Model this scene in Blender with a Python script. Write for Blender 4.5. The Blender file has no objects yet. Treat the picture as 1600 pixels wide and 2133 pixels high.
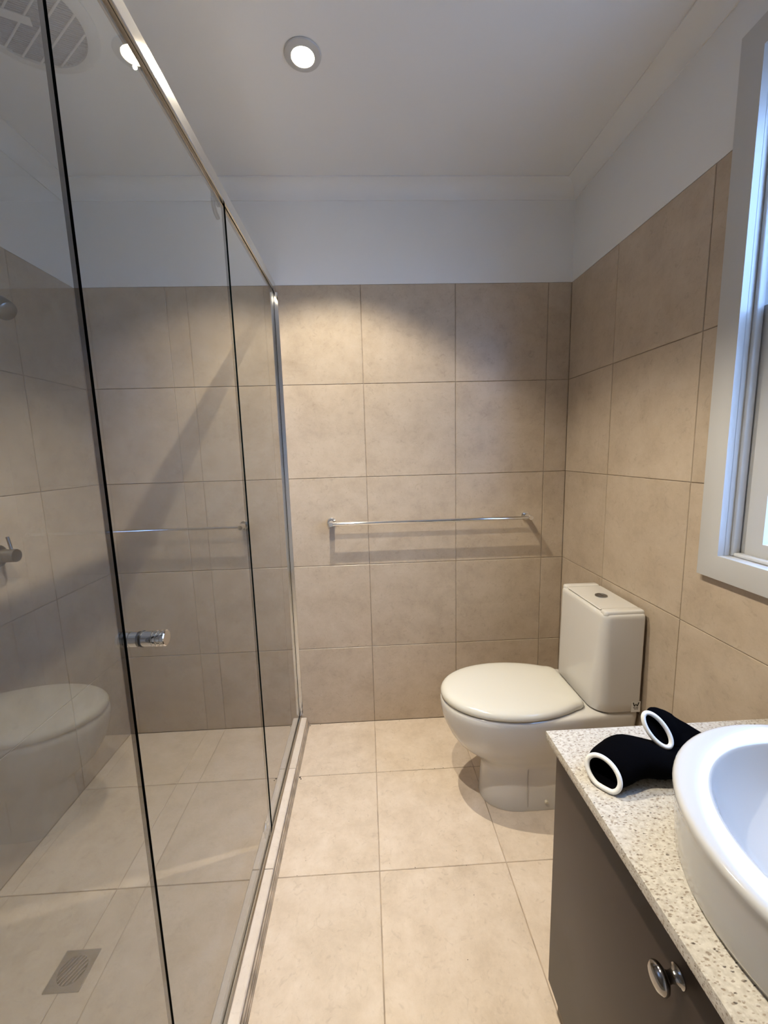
import bpy, bmesh, math, random
from mathutils import Vector, Matrix

random.seed(7)
S = bpy.context.scene
COL = S.collection
PI = math.pi

# ------------------------------------------------------------------ camera
CAM = Vector((0.0, -1.8300, 1.2926))
R_ = Vector((0.99865161, -0.04404964, -0.02746986))
U_ = Vector((0.03353845, 0.14355411, 0.98907401))
F_ = Vector((0.03962494, 0.98866164, -0.1448379))
cam_d = bpy.data.cameras.new('camera')
cam = bpy.data.objects.new('camera', cam_d)
COL.objects.link(cam)
cam.matrix_world = Matrix(((R_.x, U_.x, -F_.x, CAM.x), (R_.y, U_.y, -F_.y, CAM.y),
                           (R_.z, U_.z, -F_.z, CAM.z), (0, 0, 0, 1)))
cam_d.sensor_fit = 'HORIZONTAL'
cam_d.sensor_width = 36.0
cam_d.lens = 855.0 / 1600.0 * 36.0
cam_d.clip_start = 0.02
S.camera = cam

# ------------------------------------------------------------------ world, daylight, exposure
W = bpy.data.worlds.new('sky')
S.world = W
W.use_nodes = True
bg = W.node_tree.nodes['Background']
bg.inputs['Color'].default_value = (0.30, 0.52, 1.0, 1)
bg.inputs['Strength'].default_value = 15.0
S.view_settings.view_transform = 'Standard'
S.view_settings.look = 'None'
S.view_settings.gamma = 1.0
S.view_settings.use_curve_mapping = False
S.view_settings.exposure = 0.0

sun_d = bpy.data.lights.new('sun', 'SUN')
sun_d.energy = 16.0
sun_d.color = (0.80, 0.86, 1.0)
sun_d.angle = math.radians(1.0)
sun = bpy.data.objects.new('sun', sun_d)
COL.objects.link(sun)
sun.rotation_euler = (math.radians(0), math.radians(-38), math.radians(0))   # from behind the house onto the paving

LAMP_POWER = 105.0
LAMP_COLOR = (1.0, 0.90, 0.72)
DOWNLIGHTS = [(-0.134, -0.548), (-0.14, -1.25)]

# room numbers
XL, XR = -1.160, 0.901
YN = -2.72
ZC = 2.360
ZT = 1.985
TILE = 0.400
JZ = [ZT - 0.4 * k for k in range(5)] + [0.0]

# ------------------------------------------------------------------ materials
def new_mat(name):
    m = bpy.data.materials.new(name)
    m.use_nodes = True
    nt = m.node_tree
    return m, nt, nt.nodes['Principled BSDF']


def plain(name, col, rough=0.5, metal=0.0, coat=0.0, bump=0.0, bscale=200.0, var=0.0, vscale=6.0, spec=0.5):
    m, nt, b = new_mat(name)
    b.inputs['Base Color'].default_value = (*col, 1)
    b.inputs['Roughness'].default_value = rough
    b.inputs['Metallic'].default_value = metal
    b.inputs['Coat Weight'].default_value = coat
    b.inputs['Specular IOR Level'].default_value = spec
    tc = nt.nodes.new('ShaderNodeTexCoord')
    if var > 0:
        n = nt.nodes.new('ShaderNodeTexNoise')
        n.inputs['Scale'].default_value = vscale
        n.inputs['Detail'].default_value = 5
        nt.links.new(tc.outputs['Object'], n.inputs['Vector'])
        r = nt.nodes.new('ShaderNodeValToRGB')
        r.color_ramp.elements[0].position = 0.3
        r.color_ramp.elements[1].position = 0.7
        r.color_ramp.elements[0].color = (*[c * (1 - var) for c in col], 1)
        r.color_ramp.elements[1].color = (*[min(1, c * (1 + var)) for c in col], 1)
        nt.links.new(n.outputs['Fac'], r.inputs['Fac'])
        nt.links.new(r.outputs['Color'], b.inputs['Base Color'])
    if bump > 0:
        n = nt.nodes.new('ShaderNodeTexNoise')
        n.inputs['Scale'].default_value = bscale
        n.inputs['Detail'].default_value = 3
        nt.links.new(tc.outputs['Object'], n.inputs['Vector'])
        bp = nt.nodes.new('ShaderNodeBump')
        bp.inputs['Strength'].default_value = bump
        bp.inputs['Distance'].default_value = 0.002
        nt.links.new(n.outputs['Fac'], bp.inputs['Height'])
        nt.links.new(bp.outputs['Normal'], b.inputs['Normal'])
    return m


def stone_tile(name, base, dark, light, rough):
    m, nt, b = new_mat(name)
    N, L = nt.nodes, nt.links
    tc = N.new('ShaderNodeTexCoord')
    oi = N.new('ShaderNodeObjectInfo')
    sc = N.new('ShaderNodeVectorMath'); sc.operation = 'SCALE'
    sc.inputs[0].default_value = (37.0, 53.0, 71.0)
    L.new(oi.outputs['Random'], sc.inputs['Scale'])
    ad = N.new('ShaderNodeVectorMath'); ad.operation = 'ADD'
    L.new(tc.outputs['Object'], ad.inputs[0]); L.new(sc.outputs['Vector'], ad.inputs[1])
    n1 = N.new('ShaderNodeTexNoise')
    n1.inputs['Scale'].default_value = 9.0; n1.inputs['Detail'].default_value = 12; n1.inputs['Roughness'].default_value = 0.74
    n1.inputs['Distortion'].default_value = 0.15
    L.new(ad.outputs['Vector'], n1.inputs['Vector'])
    r1 = N.new('ShaderNodeValToRGB')
    e = r1.color_ramp.elements
    e[0].position = 0.30; e[0].color = (*dark, 1)
    e[1].position = 0.72; e[1].color = (*light, 1)
    k = e.new(0.5); k.color = (*base, 1)
    L.new(n1.outputs['Fac'], r1.inputs['Fac'])
    # veining and pitted flecks of the stone print
    n2 = N.new('ShaderNodeTexNoise')
    n2.inputs['Scale'].default_value = 42.0; n2.inputs['Detail'].default_value = 6; n2.inputs['Distortion'].default_value = 1.6
    L.new(ad.outputs['Vector'], n2.inputs['Vector'])
    r2 = N.new('ShaderNodeValToRGB')
    r2.color_ramp.elements[0].position = 0.27; r2.color_ramp.elements[0].color = (0.78, 0.76, 0.74, 1)
    r2.color_ramp.elements[1].position = 0.42; r2.color_ramp.elements[1].color = (1, 1, 1, 1)
    L.new(n2.outputs['Fac'], r2.inputs['Fac'])
    mx = N.new('ShaderNodeMix'); mx.data_type = 'RGBA'; mx.blend_type = 'MULTIPLY'
    mx.inputs['Factor'].default_value = 0.6
    L.new(r1.outputs['Color'], mx.inputs['A']); L.new(r2.outputs['Color'], mx.inputs['B'])
    # every tile a little lighter or darker than the next
    hv = N.new('ShaderNodeHueSaturation')
    mr = N.new('ShaderNodeMapRange')
    mr.inputs['To Min'].default_value = 0.95; mr.inputs['To Max'].default_value = 1.05
    L.new(oi.outputs['Random'], mr.inputs['Value'])
    L.new(mr.outputs['Result'], hv.inputs['Value'])
    L.new(mx.outputs['Result'], hv.inputs['Color'])
    L.new(hv.outputs['Color'], b.inputs['Base Color'])
    b.inputs['Roughness'].default_value = rough
    bp = N.new('ShaderNodeBump'); bp.inputs['Strength'].default_value = 0.12; bp.inputs['Distance'].default_value = 0.002
    L.new(n1.outputs['Fac'], bp.inputs['Height'])
    L.new(bp.outputs['Normal'], b.inputs['Normal'])
    return m


M_TILE = stone_tile('beige_wall_tile', (0.458, 0.370, 0.276), (0.385, 0.304, 0.222), (0.520, 0.430, 0.332), 0.32)
M_FLOOR = stone_tile('beige_floor_tile', (0.655, 0.545, 0.430), (0.550, 0.448, 0.340), (0.745, 0.638, 0.530), 0.30)
M_HOBTILE = stone_tile('pale_kerb_tile', (0.66, 0.58, 0.50), (0.60, 0.52, 0.44), (0.72, 0.65, 0.57), 0.4)
M_GROUT = plain('grout', (0.30, 0.24, 0.185), 0.9, bump=0.3, bscale=400, var=0.3, vscale=30)
M_GROUTF = plain('floor_grout', (0.40, 0.32, 0.24), 0.9, bump=0.3, bscale=400, var=0.4, vscale=14)
M_PAINT = plain('white_paint', (0.77, 0.77, 0.765), 0.62, bump=0.05, bscale=900)
M_TRIM = plain('white_gloss_paint', (0.52, 0.52, 0.515), 0.30, bump=0.03, bscale=300)
M_CHROME = plain('chrome', (0.82, 0.82, 0.82), 0.07, metal=1.0)
M_ALU = plain('polished_aluminium', (0.80, 0.77, 0.73), 0.20, metal=1.0, bump=0.04, bscale=500)
M_RAIL = plain('brushed_rail', (0.80, 0.775, 0.74), 0.20, metal=1.0)
_nt = M_RAIL.node_tree
_tg = _nt.nodes.new('ShaderNodeTangent'); _tg.direction_type = 'RADIAL'; _tg.axis = 'Y'
_b = _nt.nodes['Principled BSDF']
_nt.links.new(_tg.outputs['Tangent'], _b.inputs['Tangent'])
_b.inputs['Anisotropic'].default_value = 0.92
_b.inputs['Anisotropic Rotation'].default_value = 0.25
M_STEEL = plain('satin_steel', (0.30, 0.297, 0.295), 0.36, metal=1.0)
M_DARKCHROME = plain('dark_chrome', (0.34, 0.33, 0.325), 0.10, metal=1.0)
M_CERAMIC = plain('white_ceramic', (0.62, 0.595, 0.555), 0.07, coat=0.3)
M_BASIN = plain('basin_ceramic', (0.49, 0.48, 0.465), 0.10, coat=0.3)
M_SEAT = plain('seat_plastic', (0.66, 0.635, 0.56), 0.16)
M_CAB = plain('brown_laminate', (0.042, 0.028, 0.0215), 0.40, spec=0.35)
M_KICK = plain('grey_kickboard', (0.17, 0.135, 0.105), 0.5)
M_BLACK = plain('black_fabric', (0.0013, 0.0013, 0.0019), 0.95, bump=0.2, bscale=900, spec=0.02)
M_PIPE = plain('white_piping', (0.80, 0.79, 0.76), 0.6, bump=0.3, bscale=700)
M_DARK = plain('black_pit', (0.012, 0.011, 0.010), 0.8)
M_RUBBER = plain('black_rubber', (0.01, 0.01, 0.01), 0.5)
M_LABEL = plain('label_white', (0.70, 0.675, 0.635), 0.4)
M_INK = plain('label_ink', (0.012, 0.012, 0.012), 0.5)
M_FANW = plain('fan_plastic', (0.62, 0.61, 0.59), 0.4)
M_FANG = plain('fan_slat_plastic', (0.36, 0.355, 0.35), 0.5)
M_FAND = plain('fan_void', (0.05, 0.05, 0.05), 0.8)
M_GROUND = plain('outside_paving', (0.27, 0.25, 0.22), 0.9, var=0.2, vscale=3)
M_DIRT = plain('dirt', (0.03, 0.022, 0.016), 0.9)
M_GLASS_EDGE = plain('glass_edge', (0.001, 0.004, 0.005), 0.25, spec=0.06)


def glass_mat(name, tint, haze):
    m = bpy.data.materials.new(name)
    m.use_nodes = True
    nt = m.node_tree
    N, L = nt.nodes, nt.links
    for n in list(N):
        if n.type != 'OUTPUT_MATERIAL':
            N.remove(n)
    out = [n for n in N if n.type == 'OUTPUT_MATERIAL'][0]
    tr = N.new('ShaderNodeBsdfTransparent'); tr.inputs['Color'].default_value = (*tint, 1)
    gl = N.new('ShaderNodeBsdfGlossy'); gl.inputs['Roughness'].default_value = 0.0
    gl.inputs['Color'].default_value = (1, 1, 1, 1)
    fr = N.new('ShaderNodeFresnel'); fr.inputs['IOR'].default_value = 1.52
    ge = N.new('ShaderNodeNewGeometry')
    # both faces of the thin pane are gathered on the side that is entered: R = 2F / (1 + F)
    a = N.new('ShaderNodeMath'); a.operation = 'MULTIPLY'; a.inputs[1].default_value = 2.0
    L.new(fr.outputs['Fac'], a.inputs[0])
    b = N.new('ShaderNodeMath'); b.operation = 'ADD'; b.inputs[1].default_value = 1.0
    L.new(fr.outputs['Fac'], b.inputs[0])
    c = N.new('ShaderNodeMath'); c.operation = 'DIVIDE'
    L.new(a.outputs[0], c.inputs[0]); L.new(b.outputs[0], c.inputs[1])
    inv = N.new('ShaderNodeMath'); inv.operation = 'SUBTRACT'; inv.inputs[0].default_value = 1.0
    L.new(ge.outputs['Backfacing'], inv.inputs[1])
    d = N.new('ShaderNodeMath'); d.operation = 'MULTIPLY'
    L.new(c.outputs[0], d.inputs[0]); L.new(inv.outputs[0], d.inputs[1])
    mix = N.new('ShaderNodeMixShader')
    L.new(d.outputs[0], mix.inputs['Fac'])
    L.new(tr.outputs[0], mix.inputs[1]); L.new(gl.outputs[0], mix.inputs[2])
    last = mix
    if haze > 0:
        df = N.new('ShaderNodeBsdfDiffuse'); df.inputs['Color'].default_value = (0.72, 0.70, 0.67, 1)
        tc = N.new('ShaderNodeTexCoord')
        n = N.new('ShaderNodeTexNoise'); n.inputs['Scale'].default_value = 3.0; n.inputs['Detail'].default_value = 6
        L.new(tc.outputs['Object'], n.inputs['Vector'])
        mr = N.new('ShaderNodeMapRange')
        mr.inputs['From Min'].default_value = 0.3; mr.inputs['From Max'].default_value = 0.7
        mr.inputs['To Min'].default_value = haze * 0.7; mr.inputs['To Max'].default_value = haze * 1.3
        L.new(n.outputs['Fac'], mr.inputs['Value'])
        m2 = N.new('ShaderNodeMixShader')
        L.new(mr.outputs['Result'], m2.inputs['Fac'])
        L.new(mix.outputs[0], m2.inputs[1]); L.new(df.outputs[0], m2.inputs[2])
        last = m2
    L.new(last.outputs[0], out.inputs['Surface'])
    return m


M_GLASS = glass_mat('shower_glass', (0.835, 0.85, 0.845), 0.012)
M_WGLASS = glass_mat('window_glass', (0.97, 0.98, 0.98), 0.0)


def quartz():
    m, nt, b = new_mat('speckled_quartz')
    N, L = nt.nodes, nt.links
    tc = N.new('ShaderNodeTexCoord')
    def flecks(scale, thr, soft, seed, stretch):
        mp = N.new('ShaderNodeMapping')
        mp.inputs['Location'].default_value = (seed, seed * 1.7, 0)
        mp.inputs['Rotation'].default_value = (0, 0, seed)
        mp.inputs['Scale'].default_value = (scale * stretch, scale, scale)
        L.new(tc.outputs['Object'], mp.inputs['Vector'])
        nz = N.new('ShaderNodeTexNoise'); nz.inputs['Scale'].default_value = 1.4; nz.inputs['Detail'].default_value = 1
        L.new(mp.outputs['Vector'], nz.inputs['Vector'])
        mxv = N.new('ShaderNodeMix'); mxv.data_type = 'VECTOR'; mxv.inputs['Factor'].default_value = 0.45
        L.new(mp.outputs['Vector'], mxv.inputs[4]); L.new(nz.outputs['Color'], mxv.inputs[5])
        v = N.new('ShaderNodeTexVoronoi'); v.inputs['Scale'].default_value = 1.0
        v.inputs['Randomness'].default_value = 1.0
        L.new(mxv.outputs[1], v.inputs['Vector'])
        # only some of the cells hold a chip
        sx = N.new('ShaderNodeSeparateColor')
        L.new(v.outputs['Color'], sx.inputs['Color'])
        keep = N.new('ShaderNodeMath'); keep.operation = 'GREATER_THAN'; keep.inputs[1].default_value = 0.45
        L.new(sx.outputs[0], keep.inputs[0])
        rr = N.new('ShaderNodeMapRange')
        rr.inputs['From Min'].default_value = thr; rr.inputs['From Max'].default_value = thr + soft
        rr.inputs['To Min'].default_value = 1.0; rr.inputs['To Max'].default_value = 0.0
        L.new(v.outputs['Distance'], rr.inputs['Value'])
        k = N.new('ShaderNodeMath'); k.operation = 'MULTIPLY'
        L.new(keep.outputs[0], k.inputs[0]); L.new(rr.outputs['Result'], k.inputs[1])
        return k.outputs[0]
    base = N.new('ShaderNodeTexNoise'); base.inputs['Scale'].default_value = 150; base.inputs['Detail'].default_value = 3
    L.new(tc.outputs['Object'], base.inputs['Vector'])
    r = N.new('ShaderNodeValToRGB')
    r.color_ramp.elements[0].position = 0.35; r.color_ramp.elements[0].color = (0.42, 0.385, 0.335, 1)
    r.color_ramp.elements[1].position = 0.62; r.color_ramp.elements[1].color = (0.54, 0.51, 0.455, 1)
    L.new(base.outputs['Fac'], r.inputs['Fac'])
    last = r.outputs['Color']
    for (s, t, so, sd, st, colr, f) in ((420, 0.22, 0.12, 0.4, 0.5, (0.19, 0.15, 0.115, 1), 0.75),
                                        (600, 0.24, 0.14, 2.1, 0.55, (0.24, 0.19, 0.14, 1), 0.7),
                                        (330, 0.12, 0.07, 3.7, 0.42, (0.06, 0.05, 0.045, 1), 0.85),
                                        (500, 0.22, 0.12, 5.2, 0.6, (0.60, 0.58, 0.54, 1), 0.5)):
        fk = flecks(s, t, so, sd, st)
        mm = N.new('ShaderNodeMath'); mm.operation = 'MULTIPLY'; mm.inputs[1].default_value = f
        L.new(fk, mm.inputs[0])
        mx = N.new('ShaderNodeMix'); mx.data_type = 'RGBA'
        L.new(mm.outputs[0], mx.inputs['Factor'])
        L.new(last, mx.inputs['A']); mx.inputs['B'].default_value = colr
        last = mx.outputs['Result']
    L.new(last, b.inputs['Base Color'])
    b.inputs['Roughness'].default_value = 0.14
    return m


M_QUARTZ = quartz()


def emit(name, col, strength):
    m, nt, b = new_mat(name)
    b.inputs['Base Color'].default_value = (0.8, 0.8, 0.8, 1)
    b.inputs['Emission Color'].default_value = (*col, 1)
    b.inputs['Emission Strength'].default_value = strength
    return m


M_BULB = emit('lamp_glow', (1.0, 0.85, 0.62), 55.0)

# ------------------------------------------------------------------ helpers
def link(name, me, parent=None, mat=None):
    o = bpy.data.objects.new(name, me)
    COL.objects.link(o)
    if parent is not None:
        o.parent = parent
    if mat is not None:
        for m in (mat if isinstance(mat, (list, tuple)) else [mat]):
            me.materials.append(m)
    return o


def finish(name, bm, mat, parent=None, smooth=None, normals=True):
    if normals:
        bmesh.ops.recalc_face_normals(bm, faces=bm.faces[:])
    me = bpy.data.meshes.new(name)
    bm.to_mesh(me)
    bm.free()
    o = link(name, me, parent, mat)
    if smooth is not None:
        for p in me.polygons:
            p.use_smooth = True
        me.set_sharp_from_angle(angle=math.radians(smooth))
    return o


def box(bm, lo, hi, mi=0):
    vs = [bm.verts.new((x, y, z)) for x in (lo[0], hi[0]) for y in (lo[1], hi[1]) for z in (lo[2], hi[2])]
    fs = [(0, 1, 3, 2), (4, 6, 7, 5), (0, 4, 5, 1), (2, 3, 7, 6), (0, 2, 6, 4), (1, 5, 7, 3)]
    out = []
    for f in fs:
        fc = bm.faces.new([vs[i] for i in f])
        fc.material_index = mi
        out.append(fc)
    return out


def bevel(bm, w, seg=2, geom=None):
    bmesh.ops.bevel(bm, geom=geom or bm.edges[:], offset=w, segments=seg, profile=0.5, affect='EDGES')


def box_obj(name, lo, hi, mat, parent=None, bv=0.0, seg=2):
    bm = bmesh.new()
    box(bm, lo, hi)
    if bv > 0:
        bmesh.ops.recalc_face_normals(bm, faces=bm.faces[:])
        bevel(bm, bv, seg)
    return finish(name, bm, mat, parent, 40 if bv > 0 else None)


def frame_from(axis):
    a = Vector(axis).normalized()
    t = Vector((0, 0, 1)) if abs(a.z) < 0.9 else Vector((1, 0, 0))
    u = a.cross(t).normalized()
    return a, u, a.cross(u).normalized()


def lathe(bm, prof, base, axis=(0, 0, 1), seg=40, sx=1.0, sy=1.0):
    """prof: list of (radius, distance along axis); a radius of 0 closes with a pole"""
    a, u, v = frame_from(axis)
    if tuple(axis) == (0, 0, 1):
        u, v = Vector((1, 0, 0)), Vector((0, 1, 0))
    base = Vector(base)
    rings = []
    for (r, h) in prof:
        if r <= 1e-6:
            rings.append([bm.verts.new(base + a * h)])
        else:
            rings.append([bm.verts.new(base + a * h + u * (r * sx * math.cos(2 * PI * i / seg)) + v * (r * sy * math.sin(2 * PI * i / seg)))
                          for i in range(seg)])
    for A, B in zip(rings, rings[1:]):
        for i in range(seg):
            j = (i + 1) % seg
            if len(A) == 1 and len(B) == 1:
                continue
            if len(A) == 1:
                bm.faces.new((A[0], B[i], B[j]))
            elif len(B) == 1:
                bm.faces.new((A[i], B[0], A[j]))
            else:
                bm.faces.new((A[i], B[i], B[j], A[j]))


def rod(bm, p, q, r, seg=20):
    p, q = Vector(p), Vector(q)
    l = (q - p).length
    lathe(bm, [(0, 0), (r, 0), (r, l), (0, l)], p, (q - p), seg)


def tube(bm, pts, r, seg=12, closed=False):
    pts = [Vector(p) for p in pts]
    n = len(pts)
    rings = []
    prev = None
    for i, p in enumerate(pts):
        if closed:
            t = (pts[(i + 1) % n] - pts[i - 1]).normalized()
        else:
            t = (pts[min(i + 1, n - 1)] - pts[max(i - 1, 0)]).normalized()
        if prev is None:
            _, u, v = frame_from(t)
        else:
            u = (prev - t * prev.dot(t)).normalized()
            v = t.cross(u)
        prev = u
        rings.append([bm.verts.new(p + u * (r * math.cos(2 * PI * k / seg)) + v * (r * math.sin(2 * PI * k / seg))) for k in range(seg)])
    m = n if closed else n - 1
    for i in range(m):
        A, B = rings[i], rings[(i + 1) % n]
        off = 0
        if closed and i == n - 1:
            off = min(range(seg), key=lambda s: (A[0].co - B[s].co).length)
        for k in range(seg):
            bm.faces.new((A[k], A[(k + 1) % seg], B[(k + 1 + off) % seg], B[(k + off) % seg]))
    if not closed:
        bm.faces.new(rings[0][::-1]); bm.faces.new(rings[-1])


def loft(bm, rings, cap0=True, cap1=True):
    R = [[bm.verts.new(p) for p in ring] for ring in rings]
    n = len(R[0])
    for A, B in zip(R, R[1:]):
        for i in range(n):
            bm.faces.new((A[i], A[(i + 1) % n], B[(i + 1) % n], B[i]))
    if cap0:
        bm.faces.new(R[0][::-1])
    if cap1:
        bm.faces.new(R[-1])
    return R


def prism_y(bm, poly, y0, y1):
    """poly in (x, z), extruded along y"""
    A = [bm.verts.new((x, y0, z)) for x, z in poly]
    B = [bm.verts.new((x, y1, z)) for x, z in poly]
    n = len(poly)
    for i in range(n):
        bm.faces.new((A[i], A[(i + 1) % n], B[(i + 1) % n], B[i]))
    bm.faces.new(A[::-1]); bm.faces.new(B)


def thing(name, label, cat, loc=(0, 0, 0), group=None):
    o = bpy.data.objects.new(name, None)
    o.empty_display_size = 0.05
    COL.objects.link(o)
    o.location = loc
    o['label'] = label
    o['category'] = cat
    if group:
        o['group'] = group
    return o


def tag(o, label, cat, group=None):
    o['label'] = label
    o['category'] = cat
    if group:
        o['group'] = group
    return o


def at(root, o):
    """keep a part modelled in world coordinates in place under a root that is not at the origin"""
    o.matrix_parent_inverse = Matrix.Translation(-Vector(root.location))
    return o


def structure(o):
    o['kind'] = 'structure'
    return o


# ------------------------------------------------------------------ tiles
TILE_MESH = {}
GAP = 0.0026
TH = 0.0070


def tile_mesh(w, h, mat):
    key = (round(w, 3), round(h, 3), mat.name)
    if key in TILE_MESH:
        return TILE_MESH[key]
    c = 0.0011
    pts = [(0, 0, -TH), (w, 0, -TH), (w, h, -TH), (0, h, -TH),
           (0, 0, -c), (w, 0, -c), (w, h, -c), (0, h, -c),
           (c, c, 0), (w - c, c, 0), (w - c, h - c, 0), (c, h - c, 0)]
    fs = [(8, 9, 10, 11)]
    for i in range(4):
        j = (i + 1) % 4
        fs += [(i, j, j + 4, i + 4), (i + 4, j + 4, j + 8, i + 8)]
    me = bpy.data.meshes.new('tile')
    me.from_pydata(pts, [], fs)
    me.materials.append(mat)
    TILE_MESH[key] = me
    return me


def lay_tile(parent, org, U, V, u0, u1, v0, v1, mat):
    u0 += GAP / 2; u1 -= GAP / 2; v0 += GAP / 2; v1 -= GAP / 2
    if u1 - u0 < 0.012 or v1 - v0 < 0.012:
        return
    o = bpy.data.objects.new('tile', tile_mesh(u1 - u0, v1 - v0, mat))
    COL.objects.link(o)
    o.parent = parent
    N = U.cross(V)
    p = org + U * u0 + V * v0 + N * random.uniform(-0.0003, 0.0003)
    o.matrix_local = Matrix(((U.x, V.x, N.x, p.x), (U.y, V.y, N.y, p.y), (U.z, V.z, N.z, p.z), (0, 0, 0, 1)))


def lay_poly(parent, org, U, V, pts, mat):
    bm = bmesh.new()
    u0, v0 = pts[0]
    A = [bm.verts.new((u - u0, v - v0, 0)) for u, v in pts]
    B = [bm.verts.new((u - u0, v - v0, -TH)) for u, v in pts]
    bm.faces.new(A)
    for i in range(len(pts)):
        j = (i + 1) % len(pts)
        bm.faces.new((A[i], B[i], B[j], A[j]))
    o = finish('tile', bm, mat, parent)
    N = U.cross(V)
    p = org + U * u0 + V * v0
    o.matrix_local = Matrix(((U.x, V.x, N.x, p.x), (U.y, V.y, N.y, p.y), (U.z, V.z, N.z, p.z), (0, 0, 0, 1)))


def lay_field(parent, org, U, V, us, vs, mat, hole=None):
    for a, b in zip(us, us[1:]):
        for c, d in zip(vs, vs[1:]):
            if hole and a < hole[1] and b > hole[0] and c < hole[3] and d > hole[2]:
                h0, h1, h2, h3 = hole
                if a < h0 and b <= h1 and c < h2 and d <= h3:
                    lay_poly(parent, org, U, V, [(a + GAP / 2, c + GAP / 2), (b - GAP / 2, c + GAP / 2), (b - GAP / 2, h2), (h0, h2), (h0, d - GAP / 2), (a + GAP / 2, d - GAP / 2)], mat)
                    continue
                if a < h0: lay_tile(parent, org, U, V, a, h0, c, d, mat)
                if b > h1: lay_tile(parent, org, U, V, h1, b, c, d, mat)
                m0, m1 = max(a, h0), min(b, h1)
                if c < h2: lay_tile(parent, org, U, V, m0, m1, c, h2, mat)
                if d > h3: lay_tile(parent, org, U, V, m0, m1, h3, d, mat)
            else:
                lay_tile(parent, org, U, V, a, b, c, d, mat)


X, Y, Z = Vector((1, 0, 0)), Vector((0, 1, 0)), Vector((0, 0, 1))
GD = 0.0022      # how far the grout lies behind the tile face
WT = 0.14

# ------------------------------------------------------------------ the room
# floor
bm = bmesh.new()
box(bm, (XL - WT, YN - WT, -0.12), (XR + WT, WT, -GD))
floor = structure(finish('floor', bm, M_GROUTF))
us = [XL, -0.8, -0.4, 0.0, 0.4, 0.8, XR]
vs = [YN, -2.724 + 0.4, -1.924, -1.524, -1.124, -0.724, -0.324, 0.0]
lay_field(floor, Vector((0, 0, 0)), X, Y, us, vs, M_FLOOR)

# back wall
bm = bmesh.new()
box(bm, (XL - WT, GD, -0.12), (XR + WT, WT, ZT), 0)
box(bm, (XL - WT, 0.0, ZT), (XR + WT, WT, ZC + 0.1), 1)
wall_back = structure(finish('wall_back', bm, [M_GROUT, M_PAINT]))
lay_field(wall_back, Vector((0, 0, 0)), X, Z, us, sorted(JZ), M_TILE)

# left wall
bm = bmesh.new()
box(bm, (XL - WT, YN - WT, -0.12), (XL - GD, WT, ZT), 0)
box(bm, (XL - WT, YN - WT, ZT), (XL, WT, ZC + 0.1), 1)
wall_left = structure(finish('wall_left', bm, [M_GROUT, M_PAINT]))
ys = [YN] + [-0.321 - 0.4 * k for k in range(5, -1, -1)] + [0.0]
lay_field(wall_left, Vector((XL, 0, 0)), Y, Z, ys, sorted(JZ), M_TILE)

# right wall with the window opening
WY0, WY1 = -1.620, -0.853       # opening along y
WZ0, WZ1 = 1.008, 2.135
AW = 0.063                       # architrave width
bm = bmesh.new()
def wall_r(x0, z0, z1, mi):
    for (a, b, c, d) in ((YN - WT, WY0 - 0.0125, z0, z1), (WY1 + 0.0125, WT, z0, z1)):
        box(bm, (x0, a, c), (XR + WT, b, d), mi)
wall_r(XR + GD, -0.12, ZT, 0)
wall_r(XR, ZT, ZC + 0.1, 1)
box(bm, (XR + GD, WY0 - 0.0125, -0.12), (XR + WT, WY1 + 0.0125, WZ0 - 0.0125), 0)
box(bm, (XR, WY0 - 0.0125, WZ1 + 0.0125), (XR + WT, WY1 + 0.0125, ZC + 0.1), 1)
wall_right = structure(finish('wall_right', bm, [M_GROUT, M_PAINT]))
ysr = [-q for q in ([YN] + [-0.326 - 0.4 * k for k in range(5, -1, -1)] + [0.0])][::-1]
lay_field(wall_right, Vector((XR, 0, 0)), -Y, Z, ysr, sorted(JZ), M_TILE,
          hole=(-(WY1 + AW - 0.012), -(WY0 - AW + 0.012), WZ0 - AW + 0.012, 3.0))

# wall behind the camera
bm = bmesh.new()
box(bm, (XL - WT, YN - WT, -0.12), (XR + WT, YN, ZC + 0.1))
structure(finish('wall_front', bm, M_PAINT))

# ceiling
bm = bmesh.new()
box(bm, (XL - WT, YN - WT, ZC), (XR + WT, WT, ZC + 0.1))
structure(finish('ceiling', bm, M_PAINT))

# coved cornice along three walls
def cornice(name, p, q, inward):
    bm = bmesh.new()
    d = 0.058
    prof = [(0.0, 0.0), (0.0, -d)]
    for k in range(9):
        t = (PI / 2) * k / 8
        prof.append((d - (d - 0.004) * math.cos(t), -d + (d - 0.004) * math.sin(t)))
    prof.append((d, 0.0))
    inward = Vector(inward)
    rings = []
    for e in (Vector(p), Vector(q)):
        rings.append([e + inward * a + Z * b for a, b in prof])
    loft(bm, rings)
    return structure(finish(name, bm, M_PAINT, None, 30))


cornice('trim_1', (XL + 0.0005, -0.0003, ZC - 0.0005), (XR - 0.0005, -0.0003, ZC - 0.0005), (0, -1, 0))
cornice('trim_2', (XR - 0.0003, YN, ZC - 0.0005), (XR - 0.0003, -0.001, ZC - 0.0005), (-1, 0, 0))
cornice('trim_3', (XL + 0.0003, YN, ZC - 0.0005), (XL + 0.0003, -0.001, ZC - 0.0005), (1, 0, 0))

# ------------------------------------------------------------------ window
AX0 = XR - 0.018
win = thing('window_1', 'white painted sash window with wide architrave in right wall', 'window', (XR, (WY0 + WY1) / 2, WZ0))
win['kind'] = 'structure'
del win['category']
del win['label']

def wpart(name, bm, mat, sm=35):
    return at(win, finish(name, bm, mat, win, sm))

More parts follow.
